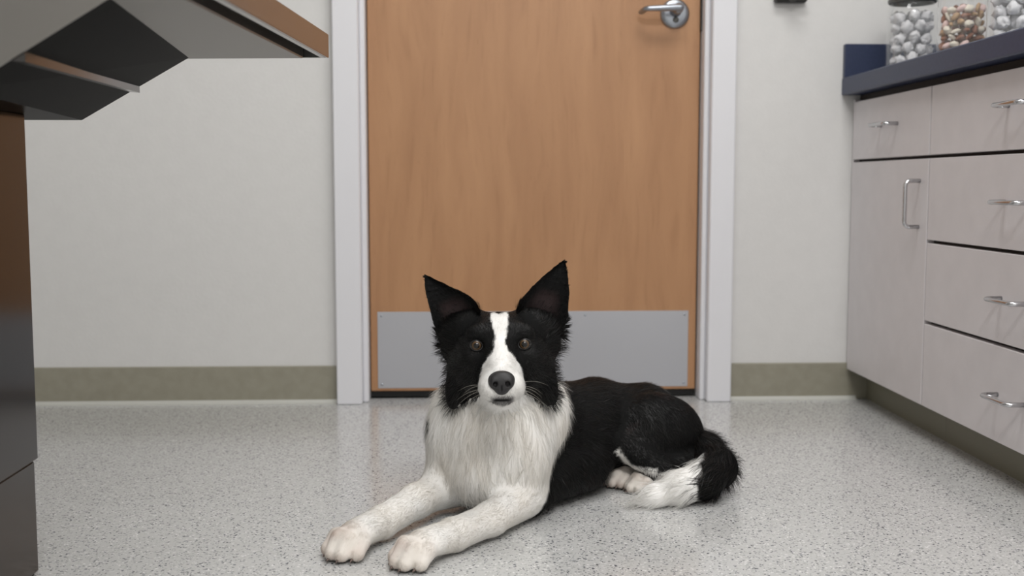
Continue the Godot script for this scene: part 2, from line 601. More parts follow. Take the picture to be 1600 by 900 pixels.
func wall_fixture() -> void:
	var t := thing("wall_hook", Vector3(0.853, 1.062, WZ), "dark wall-mounted hook between the door frame and the blue end splash", "hook")
	put(t, "plate", box(Vector3(-0.040, 0.012, 0), Vector3(0.040, 0.16, 0.012), 0.005), M.fixture)
	var pts := []
	var rad := []
	for i in 13:
		var q := PI * i / 12.0
		pts.append(Vector3(0, 0.033 - 0.02 * sin(q), 0.012 + 0.026 * (1.0 - cos(q))))
		rad.append(0.013)
	put(t, "hook_arm", tube(pts, rad, 12, 1.0, Vector3.RIGHT), M.fixture)
	put(t, "lower_lip", box(Vector3(-0.043, 0.0, 0), Vector3(0.043, 0.016, 0.030), 0.006), M.fixture)

# ---------------------------------------------------------------- steel table
func exam_table() -> void:
	var o := Vector3(-0.222, 0, -1.85)        # far right corner of the top, on the floor
	var t := thing("exam_table", o, "stainless steel lift table with a folded rim on a square column", "table")
	var turn := Basis(Vector3.UP, deg_to_rad(-4.3))
	var under := 0.788
	# local axes: x to the right, z towards the near side; the top spans x -1.25 .. 0 and z 0 .. 0.60
	var st := begin()
	add_box(st, Vector3(-1.25, under + 0.034, 0), Vector3(0, under + 0.038, 0.6), 0.0015)
	var top := put(t, "table_top", st.commit(), M.steel)
	top.basis = turn
	st = begin()
	add_box(st, Vector3(-0.004, under, 0), Vector3(0, under + 0.0365, 0.6), 0.001)
	add_box(st, Vector3(-1.25, under, 0), Vector3(-1.246, under + 0.0365, 0.6), 0.001)
	add_box(st, Vector3(-1.245, under, 0), Vector3(-0.005, under + 0.0365, 0.004), 0.001)
	add_box(st, Vector3(-1.245, under, 0.596), Vector3(-0.005, under + 0.0365, 0.6), 0.001)
	add_box(st, Vector3(-0.012, under, 0.004), Vector3(-0.004, under + 0.002, 0.596), 0.0)
	var rim := put(t, "rim", st.commit(), M.steel)
	rim.basis = turn
	var pan := put(t, "underside_panel", box(Vector3(-1.2, under - 0.001, 0.005), Vector3(-0.040, under + 0.03, 0.595), 0.002), M.brushed)
	pan.basis = turn
	# hopper-shaped carrier under the top: sloping side, flat bottom, steel plate on the near end
	var ends := [[pix(295, 92, 1.846), pix(128, 189, 1.846)], [pix(172, -16, 1.262), pix(-57, 146, 1.262)]]
	for e in ends:
		e[0] = Vector3(e[0].x, under - 0.001, e[0].z) - o
		e[1] = Vector3(e[1].x, 0.688, e[1].z) - o
		e.append(Vector3(-0.90, 0.688, e[0].z))
		e.append(Vector3(-1.06, under - 0.001, e[0].z))
	st = begin()
	poly(st, [ends[0][0], ends[0][1], ends[1][1]], Vector3(1, -1, 0))
	poly(st, [ends[0][0], ends[1][1], ends[1][0]], Vector3(1, -1, 0))
	poly(st, [ends[0][1], ends[0][2], ends[1][2], ends[1][1]], Vector3(0, -1, 0))
	poly(st, [ends[0][2], ends[0][3], ends[1][3], ends[1][2]], Vector3(-1, -1, 0))
	poly(st, ends[0], Vector3(0, 0, -1))
	poly(st, [ends[0][0], ends[0][3], ends[1][3], ends[1][0]], Vector3(0, 1, 0))
	var car := put(t, "carrier", st.commit(), M.black)
	tag(car, "black sloping carrier under the top")
	st = begin()
	var plate := []
	for p in ends[1]:
		plate.append(p + Vector3(0, 0, 0.003))
	poly(st, plate, Vector3(0, 0, 1))
	poly(st, ends[1], Vector3(0, 0, -1))
	for k in 4:
		poly(st, [ends[1][k], ends[1][(k + 1) % 4], plate[(k + 1) % 4], plate[k]], plate[k] + plate[(k + 1) % 4] - plate[0] - plate[2])
	put(t, "end_plate", st.commit(), M.brushed)
	# folded flange along the slope: an upright face and a narrow bottom
	var ridge := []
	for k in 2:
		var p0: Vector3 = ends[k][0].lerp(ends[k][1], [0.46, 0.58][k])
		var p2: Vector3 = ends[k][0].lerp(ends[k][1], [0.55, 0.68][k])
		ridge.append([p0, Vector3(p0.x, p2.y - 0.001, p0.z), p2])
	st = begin()
	poly(st, [ridge[0][0], ridge[0][1], ridge[1][1], ridge[1][0]], Vector3(1, 0, 0))
	poly(st, [ridge[0][1], ridge[0][2], ridge[1][2], ridge[1][1]], Vector3(0, -1, 0))
	poly(st, ridge[0], Vector3(0, 0, -1))
	poly(st, ridge[1], Vector3(0, 0, 1))
	put(t, "flange", st.commit(), M.dark_steel)
	# telescopic column
	var cx := -0.645 - o.x
	var cz := -1.69 - o.z
	put(t, "column_sleeve", box(Vector3(cx - 0.34, 0.175, cz), Vector3(cx, 0.690, cz + 0.26), 0.003), M.dark_steel)
	put(t, "column_base", box(Vector3(cx - 0.336, 0.004, cz + 0.004), Vector3(cx - 0.004, 0.175, cz + 0.256), 0.003), M.dark_steel)
	put(t, "foot_plate", box(Vector3(cx - 0.330, 0.0, cz + 0.008), Vector3(cx - 0.010, 0.005, cz + 0.250)), M.rubber)

# ---------------------------------------------------------------- dog: distance fields, skin and coat
var T := PackedInt32Array()        # 0 tapered capsule, 1 ellipsoid, 2 carved ellipsoid
var PA := PackedVector3Array()
var PB := PackedVector3Array()
var IL := PackedFloat32Array()
var R0 := PackedFloat32Array()
var DR := PackedFloat32Array()
var KK := PackedFloat32Array()
var EX := PackedVector3Array()
var EY := PackedVector3Array()
var EZ := PackedVector3Array()
var ER := PackedVector3Array()
var FLOW := PackedVector3Array()
var HAIR := PackedVector3Array()   # length, lift, white (0 black, 1 white, -1 by place)

var dv := PackedVector3Array()     # skin
var dn := PackedVector3Array()
var dc := PackedColorArray()
var di := PackedInt32Array()
var sv := PackedVector3Array()     # strands
var sn := PackedVector3Array()
var sc := PackedColorArray()
var si := PackedInt32Array()
var coat := noise(77, 28.0, 3)
var coat2 := noise(78, 9.0, 2)

func clear_field() -> void:
	T.clear(); PA.clear(); PB.clear(); IL.clear(); R0.clear(); DR.clear(); KK.clear()
	EX.clear(); EY.clear(); EZ.clear(); ER.clear(); FLOW.clear(); HAIR.clear()

func cone(a: Vector3, b: Vector3, ra: float, rb: float, k: float, hair := Vector3(0.01, 0.25, -1), flow := Vector3.ZERO) -> void:
	T.append(0); PA.append(a); PB.append(b - a); IL.append(1.0 / maxf((b - a).length_squared(), 1e-9))
	R0.append(ra); DR.append(rb - ra); KK.append(k)
	EX.append(Vector3.ZERO); EY.append(Vector3.ZERO); EZ.append(Vector3.ZERO); ER.append(Vector3.ONE)
	FLOW.append(flow if flow != Vector3.ZERO else (b - a).normalized()); HAIR.append(hair)

func ell(c: Vector3, basis: Basis, r: Vector3, k: float, hair := Vector3(0.01, 0.25, -1), flow := Vector3(0, -1, 0), kind := 1) -> void:
	T.append(kind); PA.append(c); PB.append(Vector3.ZERO); IL.append(0.0); R0.append(minf(r.x, minf(r.y, r.z))); DR.append(0.0); KK.append(k)
	EX.append(basis.x / r.x); EY.append(basis.y / r.y); EZ.append(basis.z / r.z); ER.append(Vector3(1.0 / r.x, 1.0 / r.y, 1.0 / r.z))
	FLOW.append(flow.normalized()); HAIR.append(hair)

func one(i: int, p: Vector3) -> float:
	var q := p - PA[i]
	if T[i] == 0:
		var t := clampf(q.dot(PB[i]) * IL[i], 0.0, 1.0)
		return (q - PB[i] * t).length() - R0[i] - DR[i] * t
	var l := Vector3(q.dot(EX[i]), q.dot(EY[i]), q.dot(EZ[i]))
	var k0 := l.length()
	if k0 < 1e-4:
		return -R0[i]
	return k0 * (k0 - 1.0) / (l * ER[i]).length()

func field(p: Vector3, who: PackedInt32Array) -> float:
	var d := 1.0
	for i in who:
		var e := one(i, p)
		var k := KK[i]
		if T[i] == 2:
			var h2 := maxf(k - absf(d + e), 0.0) / k
			d = maxf(d, -e) + h2 * h2 * k * 0.25
		else:
			var h := maxf(k - absf(d - e), 0.0) / k
			d = minf(d, e) - h * h * k * 0.25
	return d

# Meshes the present field as surface nets, appends it to the skin and grows strands on it.
func skin_field(lo: Vector3, hi: Vector3, h: float, xf: Transform3D, colour: Callable, per_m2: float, width: float, floor_cut: bool, combed := false) -> void:
	var nb := Vector3i(ceil((hi.x - lo.x) / (h * 8.0)), ceil((hi.y - lo.y) / (h * 8.0)), ceil((hi.z - lo.z) / (h * 8.0)))
	var nx := nb.x * 8 + 1
	var ny := nb.y * 8 + 1
	var nz := nb.z * 8 + 1
	var sy := nx
	var sz := nx * ny
	var val := PackedFloat32Array()
	val.resize(nx * ny * nz)
	val.fill(1.0)
	var vid := PackedInt32Array()
	vid.resize(nx * ny * nz)
	vid.fill(-1)
	var half := h * 8.0 * 0.5
	var diag := half * 1.7321
	var live := []
	for bz in nb.z:
		for by in nb.y:
			for bx in nb.x:
				var c := lo + Vector3(bx * 8 + 4, by * 8 + 4, bz * 8 + 4) * h
				var es := PackedFloat32Array()
				var best := 1e3
				for i in T.size():
					var e := one(i, c)
					es.append(e)
					if T[i] != 2:
						best = minf(best, e)
				if best > diag * 1.5 + 0.03:
					continue
				var who := PackedInt32Array()
				for i in T.size():
					if es[i] < maxf(best, 0.0) + diag * 2.2 + KK[i]:
						who.append(i)
				var dcen := field(c, who)
				if dcen > diag * 1.3 + h * 2.0:
					continue
				var ox := bx * 8
				var oy := by * 8
				var oz := bz * 8
				if dcen < -(diag * 1.6 + h * 2.0):
					for k in 8:
						for j in 8:
							for i in 8:
								val[ox + i + (oy + j) * sy + (oz + k) * sz] = -1.0
					continue
				live.append(Vector3i(ox, oy, oz))
				for k in 8:
					for j in 8:
						var o := ox + (oy + j) * sy + (oz + k) * sz
						var p := lo + Vector3(ox, oy + j, oz + k) * h
						for i in 8:
							val[o + i] = field(p + Vector3(i * h, 0, 0), who)
	var first := dv.size()
	var pos := PackedVector3Array()
	for b in live:
		for k in 8:
			for j in 8:
				for i in 8:
					var x: int = b.x + i
					var y: int = b.y + j
					var z: int = b.z + k
					if x >= nx - 1 or y >= ny - 1 or z >= nz - 1:
						continue
					var o := x + y * sy + z * sz
					var v0 := val[o]
					var v1 := val[o + 1]
					var v2 := val[o + sy]
					var v3 := val[o + sy + 1]
					var v4 := val[o + sz]
					var v5 := val[o + sz + 1]
					var v6 := val[o + sz + sy]
					var v7 := val[o + sz + sy + 1]
					var n := int(v0 < 0) + int(v1 < 0) + int(v2 < 0) + int(v3 < 0) + int(v4 < 0) + int(v5 < 0) + int(v6 < 0) + int(v7 < 0)
					if n == 0 or n == 8:
						continue
					var sum := Vector3.ZERO
					var m := 0
					if (v0 < 0) != (v1 < 0): sum += Vector3(v0 / (v0 - v1), 0, 0); m += 1
					if (v2 < 0) != (v3 < 0): sum += Vector3(v2 / (v2 - v3), 1, 0); m += 1
					if (v4 < 0) != (v5 < 0): sum += Vector3(v4 / (v4 - v5), 0, 1); m += 1
					if (v6 < 0) != (v7 < 0): sum += Vector3(v6 / (v6 - v7), 1, 1); m += 1
					if (v0 < 0) != (v2 < 0): sum += Vector3(0, v0 / (v0 - v2), 0); m += 1
					if (v1 < 0) != (v3 < 0): sum += Vector3(1, v1 / (v1 - v3), 0); m += 1
					if (v4 < 0) != (v6 < 0): sum += Vector3(0, v4 / (v4 - v6), 1); m += 1
					if (v5 < 0) != (v7 < 0): sum += Vector3(1, v5 / (v5 - v7), 1); m += 1
					if (v0 < 0) != (v4 < 0): sum += Vector3(0, 0, v0 / (v0 - v4)); m += 1
					if (v1 < 0) != (v5 < 0): sum += Vector3(1, 0, v1 / (v1 - v5)); m += 1
					if (v2 < 0) != (v6 < 0): sum += Vector3(0, 1, v2 / (v2 - v6)); m += 1
					if (v3 < 0) != (v7 < 0): sum += Vector3(1, 1, v3 / (v3 - v7)); m += 1
					vid[o] = pos.size()
					pos.append(lo + (Vector3(x, y, z) + sum / m) * h)
	var tri := PackedInt32Array()
	for b in live:
		for k in 8:
			for j in 8:
				for i in 8:
					var x: int = b.x + i
					var y: int = b.y + j
					var z: int = b.z + k
					if x < 1 or y < 1 or z < 1 or x >= nx - 1 or y >= ny - 1 or z >= nz - 1:
						continue
					var o := x + y * sy + z * sz
					var inside := val[o] < 0
					for ax in 3:
						var st: int = [1, sy, sz][ax]
						if (val[o + st] < 0) == inside:
							continue
						var u: int = [sy, sz, 1][ax]
						var w: int = [sz, 1, sy][ax]
						var q := [vid[o - u - w], vid[o - w], vid[o], vid[o - u]]
						if q[0] < 0 or q[1] < 0 or q[2] < 0 or q[3] < 0:
							continue
						if not inside:
							q = [q[3], q[2], q[1], q[0]]
						tri.append_array(PackedInt32Array([q[0], q[2], q[1], q[0], q[3], q[2]]))
	var nor := PackedVector3Array()
	nor.resize(pos.size())
	for t in range(0, tri.size(), 3):
		var fn := (pos[tri[t + 2]] - pos[tri[t]]).cross(pos[tri[t + 1]] - pos[tri[t]])
		for c in 3:
			nor[tri[t + c]] += fn
	# per vertex: the lie, length and colour class of the coat
	var flow := PackedVector3Array()
	var hair := PackedVector3Array()
	flow.resize(pos.size())
	hair.resize(pos.size())
	for i in pos.size():
		nor[i] = nor[i].normalized()
		var p := pos[i]
		var f := Vector3.ZERO
		var hr := Vector3.ZERO
		var ws := 0.0
		for g in T.size():
			if T[g] == 2:
				continue
			var e := one(g, p)
			if e > 0.04:
				continue
			var w := exp(-maxf(e, -0.01) / 0.006)
			f += FLOW[g] * w
			hr += HAIR[g] * w
			ws += w
		flow[i] = f
		hair[i] = hr / maxf(ws, 1e-6)
	for i in pos.size():
		dv.append(xf * pos[i])
		dn.append(xf.basis * nor[i])
		dc.append(colour.call(pos[i], hair[i].z))
	for t in tri:
		di.append(first + t)
	# strands
	for t in range(0, tri.size(), 3):
		var ia := tri[t]
		var ib := tri[t + 1]
		var ic := tri[t + 2]
		var area := (pos[ib] - pos[ia]).cross(pos[ic] - pos[ia]).length() * 0.5
		var cnt := area * per_m2 * clampf(pow(0.011 / hair[ia].x, 1.6), 0.14, 2.2)
		var many := int(cnt) + (1 if rng.randf() < cnt - int(cnt) else 0)
		for s in many:
			var ra := rng.randf()
			var rb := rng.randf()
			if ra + rb > 1.0:
				ra = 1.0 - ra
				rb = 1.0 - rb
			var rc := 1.0 - ra - rb
			var p := pos[ia] * ra + pos[ib] * rb + pos[ic] * rc
			var n := (nor[ia] * ra + nor[ib] * rb + nor[ic] * rc).normalized()
			var hr := hair[ia] * ra + hair[ib] * rb + hair[ic] * rc
			if hr.x < 0.002:
				continue
			var f := flow[ia] * ra + flow[ib] * rb + flow[ic] * rc
			if combed:
				f = head_comb(p)
			if floor_cut and p.y < 0.004:
				continue
			strand(p, n, f, hr, colour.call(p, hr.z), width, xf, floor_cut)

func strand(p: Vector3, n: Vector3, f: Vector3, hr: Vector3, col: Color, width: float, xf: Transform3D, floor_cut: bool) -> void:
	# neighbouring hairs lean the same way, so that the coat breaks into locks
	var lock := Vector3(coat2.get_noise_3dv(p * 4.0), coat2.get_noise_3dv(p * 4.0 + Vector3(9, 0, 0)), coat2.get_noise_3dv(p * 4.0 + Vector3(0, 9, 0)))
	var g := f.normalized() + lock * 0.75 + Vector3(rng.randfn(0, 0.13), rng.randfn(0, 0.13), rng.randfn(0, 0.13))
	var c := (g - n * g.dot(n))
	if c.length() < 1e-3:
		c = n.cross(Vector3(0.3, 0.9, 0.2))
	c = c.normalized()
	var length := hr.x * rng.randf_range(0.65, 1.2)
	var lift := clampf(hr.y * rng.randf_range(0.5, 1.4), 0.03, 0.95)
	var d0 := (c * cos(lift) + n * sin(lift)).normalized()
	var droop := Vector3(0, -0.35, 0) * smoothstep(0.015, 0.05, hr.x)
	var d1 := (c * cos(lift * 0.55) + n * sin(lift * 0.55) + droop + lock * 0.25).normalized()
	var a := p - n * 0.0006
	var b := a + d0 * length * 0.5
	var e := b + d1 * length * 0.5
	if floor_cut:
		b.y = maxf(b.y, 0.0015)
		e.y = maxf(e.y, 0.001)
	var side := c.cross(n).normalized()
	var wd := width * rng.randf_range(0.7, 1.3) * (0.8 + 8.0 * minf(hr.x, 0.04))
	var first := sv.size()
	sv.append(xf * (a - side * wd * 0.5)); sv.append(xf * (a + side * wd * 0.5))
	sv.append(xf * (b - side * wd * 0.42)); sv.append(xf * (b + side * wd * 0.42))
	sv.append(xf * e)
	var tilt := (n + side * (rng.randfn(0, 0.25) + lock.x * 0.5 * smoothstep(0.008, 0.03, hr.x)) + c * rng.randfn(0, 0.15)).normalized()
	var wn := xf.basis * tilt
	var tone := rng.randf_range(0.86, 1.12)
	var cc := Color(col.r * tone, col.g * tone, col.b * tone)
	for k in 5:
		sn.append(wn)
		sc.append(cc)
	for k in [0, 2, 1, 1, 2, 3, 2, 4, 3]:
		si.append(first + k)

func lin(r: float, g: float, b: float) -> Color:
	return Color(r, g, b)

const SHIN := [Vector2(0.283, 0.082), Vector2(0.305, 0.051), Vector2(0.352, 0.047)]
const BLACK := Color(0.0085, 0.0082, 0.0080)
const WHITE := Color(0.91, 0.90, 0.875)

func body_colour(p: Vector3, cls: float) -> Color:
	var white := 0.0
	if cls > 0.5:
		white = 1.0
	elif cls > -0.25:
		white = 0.0
	else:
		var s := -0.56 * p.x + 0.83 * p.z + 0.7 * p.y + coat.get_noise_3dv(p) * 0.022 + coat2.get_noise_3dv(p) * 0.012
		white = smoothstep(-1.653, -1.645, s)
		if p.x > 0.25 and p.z > -2.17 and p.y < 0.11:      # pale front of the left shin
			var q := Vector2(p.x, p.y)
			var m := minf((q - Geometry2D.get_closest_point_to_segment(q, SHIN[0], SHIN[1])).length(), (q - Geometry2D.get_closest_point_to_segment(q, SHIN[1], SHIN[2])).length())
			white = maxf(white, 1.0 - smoothstep(0.0035, 0.006, m + coat.get_noise_3dv(p) * 0.002))
		if p.z < -1.96 and p.x < 0.0:                        # two dark tufts on the far shoulder
			var d := minf(Vector2((p.x + 0.071) / 0.6, p.y - 0.160).length(), Vector2((p.x + 0.089) / 0.6, p.y - 0.079).length())
			white = minf(white, smoothstep(0.010, 0.014, d + coat.get_noise_3dv(p) * 0.006))
	var cream := clampf(0.5 + coat2.get_noise_3dv(p * 1.3) * 0.9, 0.0, 1.0)
	var w := WHITE.lerp(Color(0.86, 0.81, 0.735), cream * 0.45)
	var k := BLACK.lerp(Color(0.0125, 0.0115, 0.011), clampf(coat2.get_noise_3dv(p * 0.8) * 1.5, 0.0, 1.0))
	return k.lerp(w, white)

func paw_colour(p: Vector3, _cls: float) -> Color:
	var cream := clampf(0.5 + coat2.get_noise_3dv(p * 1.3) * 0.9, 0.0, 1.0)
	var leg := WHITE.lerp(Color(0.86, 0.81, 0.735), cream * 0.45)
	var toe := Color(0.80, 0.75, 0.69).lerp(Color(0.70, 0.60, 0.54), clampf(0.3 + coat2.get_noise_3dv(p * 2.0), 0.0, 1.0))
	var c := toe.lerp(leg, smoothstep(0.035, 0.085, p.distance_to(toe_tip)))
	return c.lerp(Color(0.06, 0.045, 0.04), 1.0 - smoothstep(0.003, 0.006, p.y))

var toe_tip := Vector3.ZERO

func tail_colour(p: Vector3, _cls: float) -> Color:
	var s := p.x + 0.35 * (p.z + 2.03) + coat.get_noise_3dv(p) * 0.008
	if p.z < -2.075:
		s = 0.6
	return WHITE.lerp(Color(0.011, 0.0085, 0.008), smoothstep(0.424, 0.432, s))

# blaze half-width against height, head axes
const BLAZE := [[0.062, 0.013], [0.045, 0.0145], [0.030, 0.0125], [0.010, 0.008], [0.0, 0.008], [-0.010, 0.0125], [-0.02, 0.0205], [-0.032, 0.0295], [-0.045, 0.034], [-0.065, 0.0375], [-0.13, 0.038]]

func head_colour(p: Vector3, _cls: float) -> Color:
	var w := 0.013
	for i in BLAZE.size() - 1:
		if p.y <= BLAZE[i][0] and p.y > BLAZE[i + 1][0]:
			var t: float = (BLAZE[i][0] - p.y) / (BLAZE[i][0] - BLAZE[i + 1][0])
			w = lerpf(BLAZE[i][1], BLAZE[i + 1][1], t)
	var j := coat.get_noise_3dv(p * 2.0) * 0.0025
	var white := 1.0 - smoothstep(w - 0.0012, w + 0.0012, absf(p.x) + j)
	white *= 1.0 - smoothstep(0.049, 0.052, p.y + j - minf(absf(p.x), 0.008) * 0.6)
	if p.z < -0.10:
		white = 0.0
	if p.y < -0.088 - maxf(0.0, absf(p.x) - 0.045) * 0.55 + j * 3.0:
		white = 1.0
	var c := BLACK.lerp(WHITE, white)
	if p.z > 0.045 and p.y < -0.068:       # dark skin of the lips
		var m := absf(p.y + 0.087 + 5.0 * p.x * p.x * -1.0 * 0.6)
		var lip := (1.0 - smoothstep(0.004, 0.010, m)) * (1.0 - smoothstep(0.014, 0.022, absf(p.x)))
		c = c.lerp(Color(0.09, 0.085, 0.085), lip * 0.9)
	return c

func head_comb(p: Vector3) -> Vector3:
	return p - Vector3(0, -0.045, 0.10) + Vector3(0, -0.4, 0) * smoothstep(0.02, -0.06, p.y) * 0.12

func ear(outer: Array, inner: Array, hx: Transform3D, s: float) -> void:    # a thin cupped flap between its two edges
	var first := dv.size()
	var rows := 15
	var cols := 9
	var pts := [[], []]
	for i in rows:
		var u := i / (rows - 1.0)
		var po := along(outer, u)
		var pi := along(inner, u)
		for j in cols:
			var v := j / (cols - 1.0)
			var q := po.lerp(pi, v)
			var bowl := 4.0 * v * (1.0 - v) * pow(1.0 - u, 0.6)
			q += Vector3(-s * 0.004 * bowl, 0, -0.026 * bowl)
			pts[0].append(q)
			var th := 0.0055 * (0.12 + 4.0 * v * (1.0 - v)) * (1.15 - u)
			pts[1].append(q + Vector3(0, 0.25, -1).normalized() * th)
	for side in 2:
		var b := dv.size()
		var nn := []
		for i in rows * cols:
			nn.append(Vector3.ZERO)
		var tr := []
		for i in rows - 1:
			for j in cols - 1:
				var a := i * cols + j
				tr.append_array([a, a + 1, a + cols + 1, a, a + cols + 1, a + cols])
		for t in range(0, tr.size(), 3):
			var fn: Vector3 = (pts[side][tr[t + 1]] - pts[side][tr[t]]).cross(pts[side][tr[t + 2]] - pts[side][tr[t]])
			for c in 3:
				nn[tr[t + c]] += fn
		var flipped := 0
		for i in rows * cols:
			var want := 1.0 if side == 0 else -1.0
			var n: Vector3 = nn[i].normalized()
			if n.z * want < 0.0:
				n = -n
				flipped += 1
			var v := (i % cols) / (cols - 1.0)
			var u := (i / cols) / (rows - 1.0)
			dv.append(hx * pts[side][i])
			dn.append(hx.basis * n)
			var bare := smoothstep(0.16, 0.32, v) * (1.0 - smoothstep(0.68, 0.84, v)) * (1.0 - smoothstep(0.45, 0.68, u)) * (1.0 if side == 0 else 0.0)
			dc.append(BLACK.lerp(Color(0.045, 0.033, 0.032), bare))
			# hair on both sides of the flap, longer on the rims and at the root
			var rim := 1.0 - smoothstep(0.06, 0.22, minf(v, 1.0 - v))
			var up: Vector3 = (along(outer, 1.0) - pts[side][i]).normalized()
			var count := 26 if rim > 0.3 else 16
			if bare > 0.5:
				count = 5
			for k in count:
				var ii := mini(i + (1 if rng.randf() < 0.5 else cols), rows * cols - 1)
				var p: Vector3 = pts[side][i].lerp(pts[side][ii], rng.randf())
				var root := 1.0 - smoothstep(0.0, 0.35, u)
				var outward := Vector3(-1 if (v < 0.5) == (s > 0) else 1, 0, 0)
				if s > 0:
					outward = Vector3(1, 0, 0) if v < 0.5 else Vector3(-1, 0, 0)
				else:
					outward = Vector3(-1, 0, 0) if v < 0.5 else Vector3(1, 0, 0)
				var f: Vector3 = up + outward * rim * (0.15 + 0.8 * root) + Vector3(0, -1.1, 0) * root * (1.0 if v < 0.5 else 0.0)
				var hl := 0.005 + 0.004 * rim * (1.0 - u) + 0.012 * root * rim
				strand(p, n, f, Vector3(hl, 0.18 + 0.2 * rim * root, 0), BLACK if bare < 0.5 else Color(0.03, 0.025, 0.025), 0.0009, hx, false)
		for t in range(0, tr.size(), 3):      # clockwise as seen from outside
			var way := [0, 1, 2] if flipped * 2 > rows * cols else [0, 2, 1]
			for c in way:
				di.append(b + tr[t + c])
	var nb := first + rows * cols          # close the rims
	for i in rows - 1:
		for j in [0, cols - 1]:
			var a: int = i * cols + j
			di.append_array(PackedInt32Array([first + a, first + a + cols, nb + a + cols, first + a, nb + a + cols, nb + a]))

func along(path: Array, u: float) -> Vector3:
	var x := u * (path.size() - 1)
	var i := mini(int(x), path.size() - 2)
	var p0: Vector3 = path[maxi(i - 1, 0)]
	var p3: Vector3 = path[mini(i + 2, path.size() - 1)]
	return path[i].cubic_interpolate(path[i + 1], p0, p3, x - i)

func paw(wrist: Vector3, tip: Vector3, size: float, dew: float, wr: float) -> void:     # palm, four toes, pads; own fine grid
	clear_field()
	var d := tip - wrist
	d.y = 0
	d = d.normalized()
	var s := d.cross(Vector3.UP).normalized()
	var hr := Vector3(0.005, 0.15, 1)
	var k := 0.0055 * size
	toe_tip = tip
	cone(wrist, tip - d * 0.050 * size + Vector3(0, 0.012, 0) * size, wr, 0.0210 * size, 0.014, Vector3(0.0095, 0.2, 1))
	ell(tip - d * 0.036 * size + Vector3(0, 0.001, 0) * size, Basis(s, Vector3.UP, -d), Vector3(0.026, 0.0155, 0.026) * size, 0.008, hr, d)
	for i in 4:
		var t := (i - 1.5) / 1.5
		var mid := absf(t) < 0.5
		var spread := s * t * 0.0235 * size
		var reach := 0.0 if mid else -0.013 * size
		var high := 0.0135 if mid else 0.0095
		var root := tip - d * 0.054 * size + spread * 0.62 + d * reach + Vector3(0, high * 0.75 * size, 0)
		var knuckle := tip - d * 0.026 * size + spread * 0.95 + d * reach + Vector3(0, high * size, 0)
		var end := tip - d * 0.0100 * size + spread * 1.05 + d * reach + Vector3(0, -0.004 * size, 0)
		cone(root, knuckle, 0.0080 * size, 0.0112 * size, 0.009 * size, hr)
		cone(knuckle, end, 0.0112 * size, 0.0108 * size, k, hr)
	if dew != 0.0:
		var q := wrist.lerp(tip, 0.32) + s * dew * 0.021 * size + Vector3(0, -0.006, 0)
		cone(q, q + d * 0.014 + Vector3(0, -0.006, 0), 0.0075, 0.0055, 0.004, hr)
	var lo := wrist
	var hi := wrist
	for i in T.size():
		for p in [PA[i], PA[i] + PB[i]]:
			lo = lo.min(p)
			hi = hi.max(p)
	skin_field(lo - Vector3.ONE * 0.04, hi + Vector3.ONE * 0.04, 0.0026, Transform3D.IDENTITY, paw_colour, 420000.0, 0.0007, true)
	for i in 4:      # claws
		var t := (i - 1.5) / 1.5
		var reach := 0.0 if absf(t) < 0.5 else -0.012 * size
		var q := tip + s * t * 0.0235 * size + d * (reach - 0.0045) + Vector3(0, -0.009 * size, 0)
		claws.append([q, d])

var claws := []

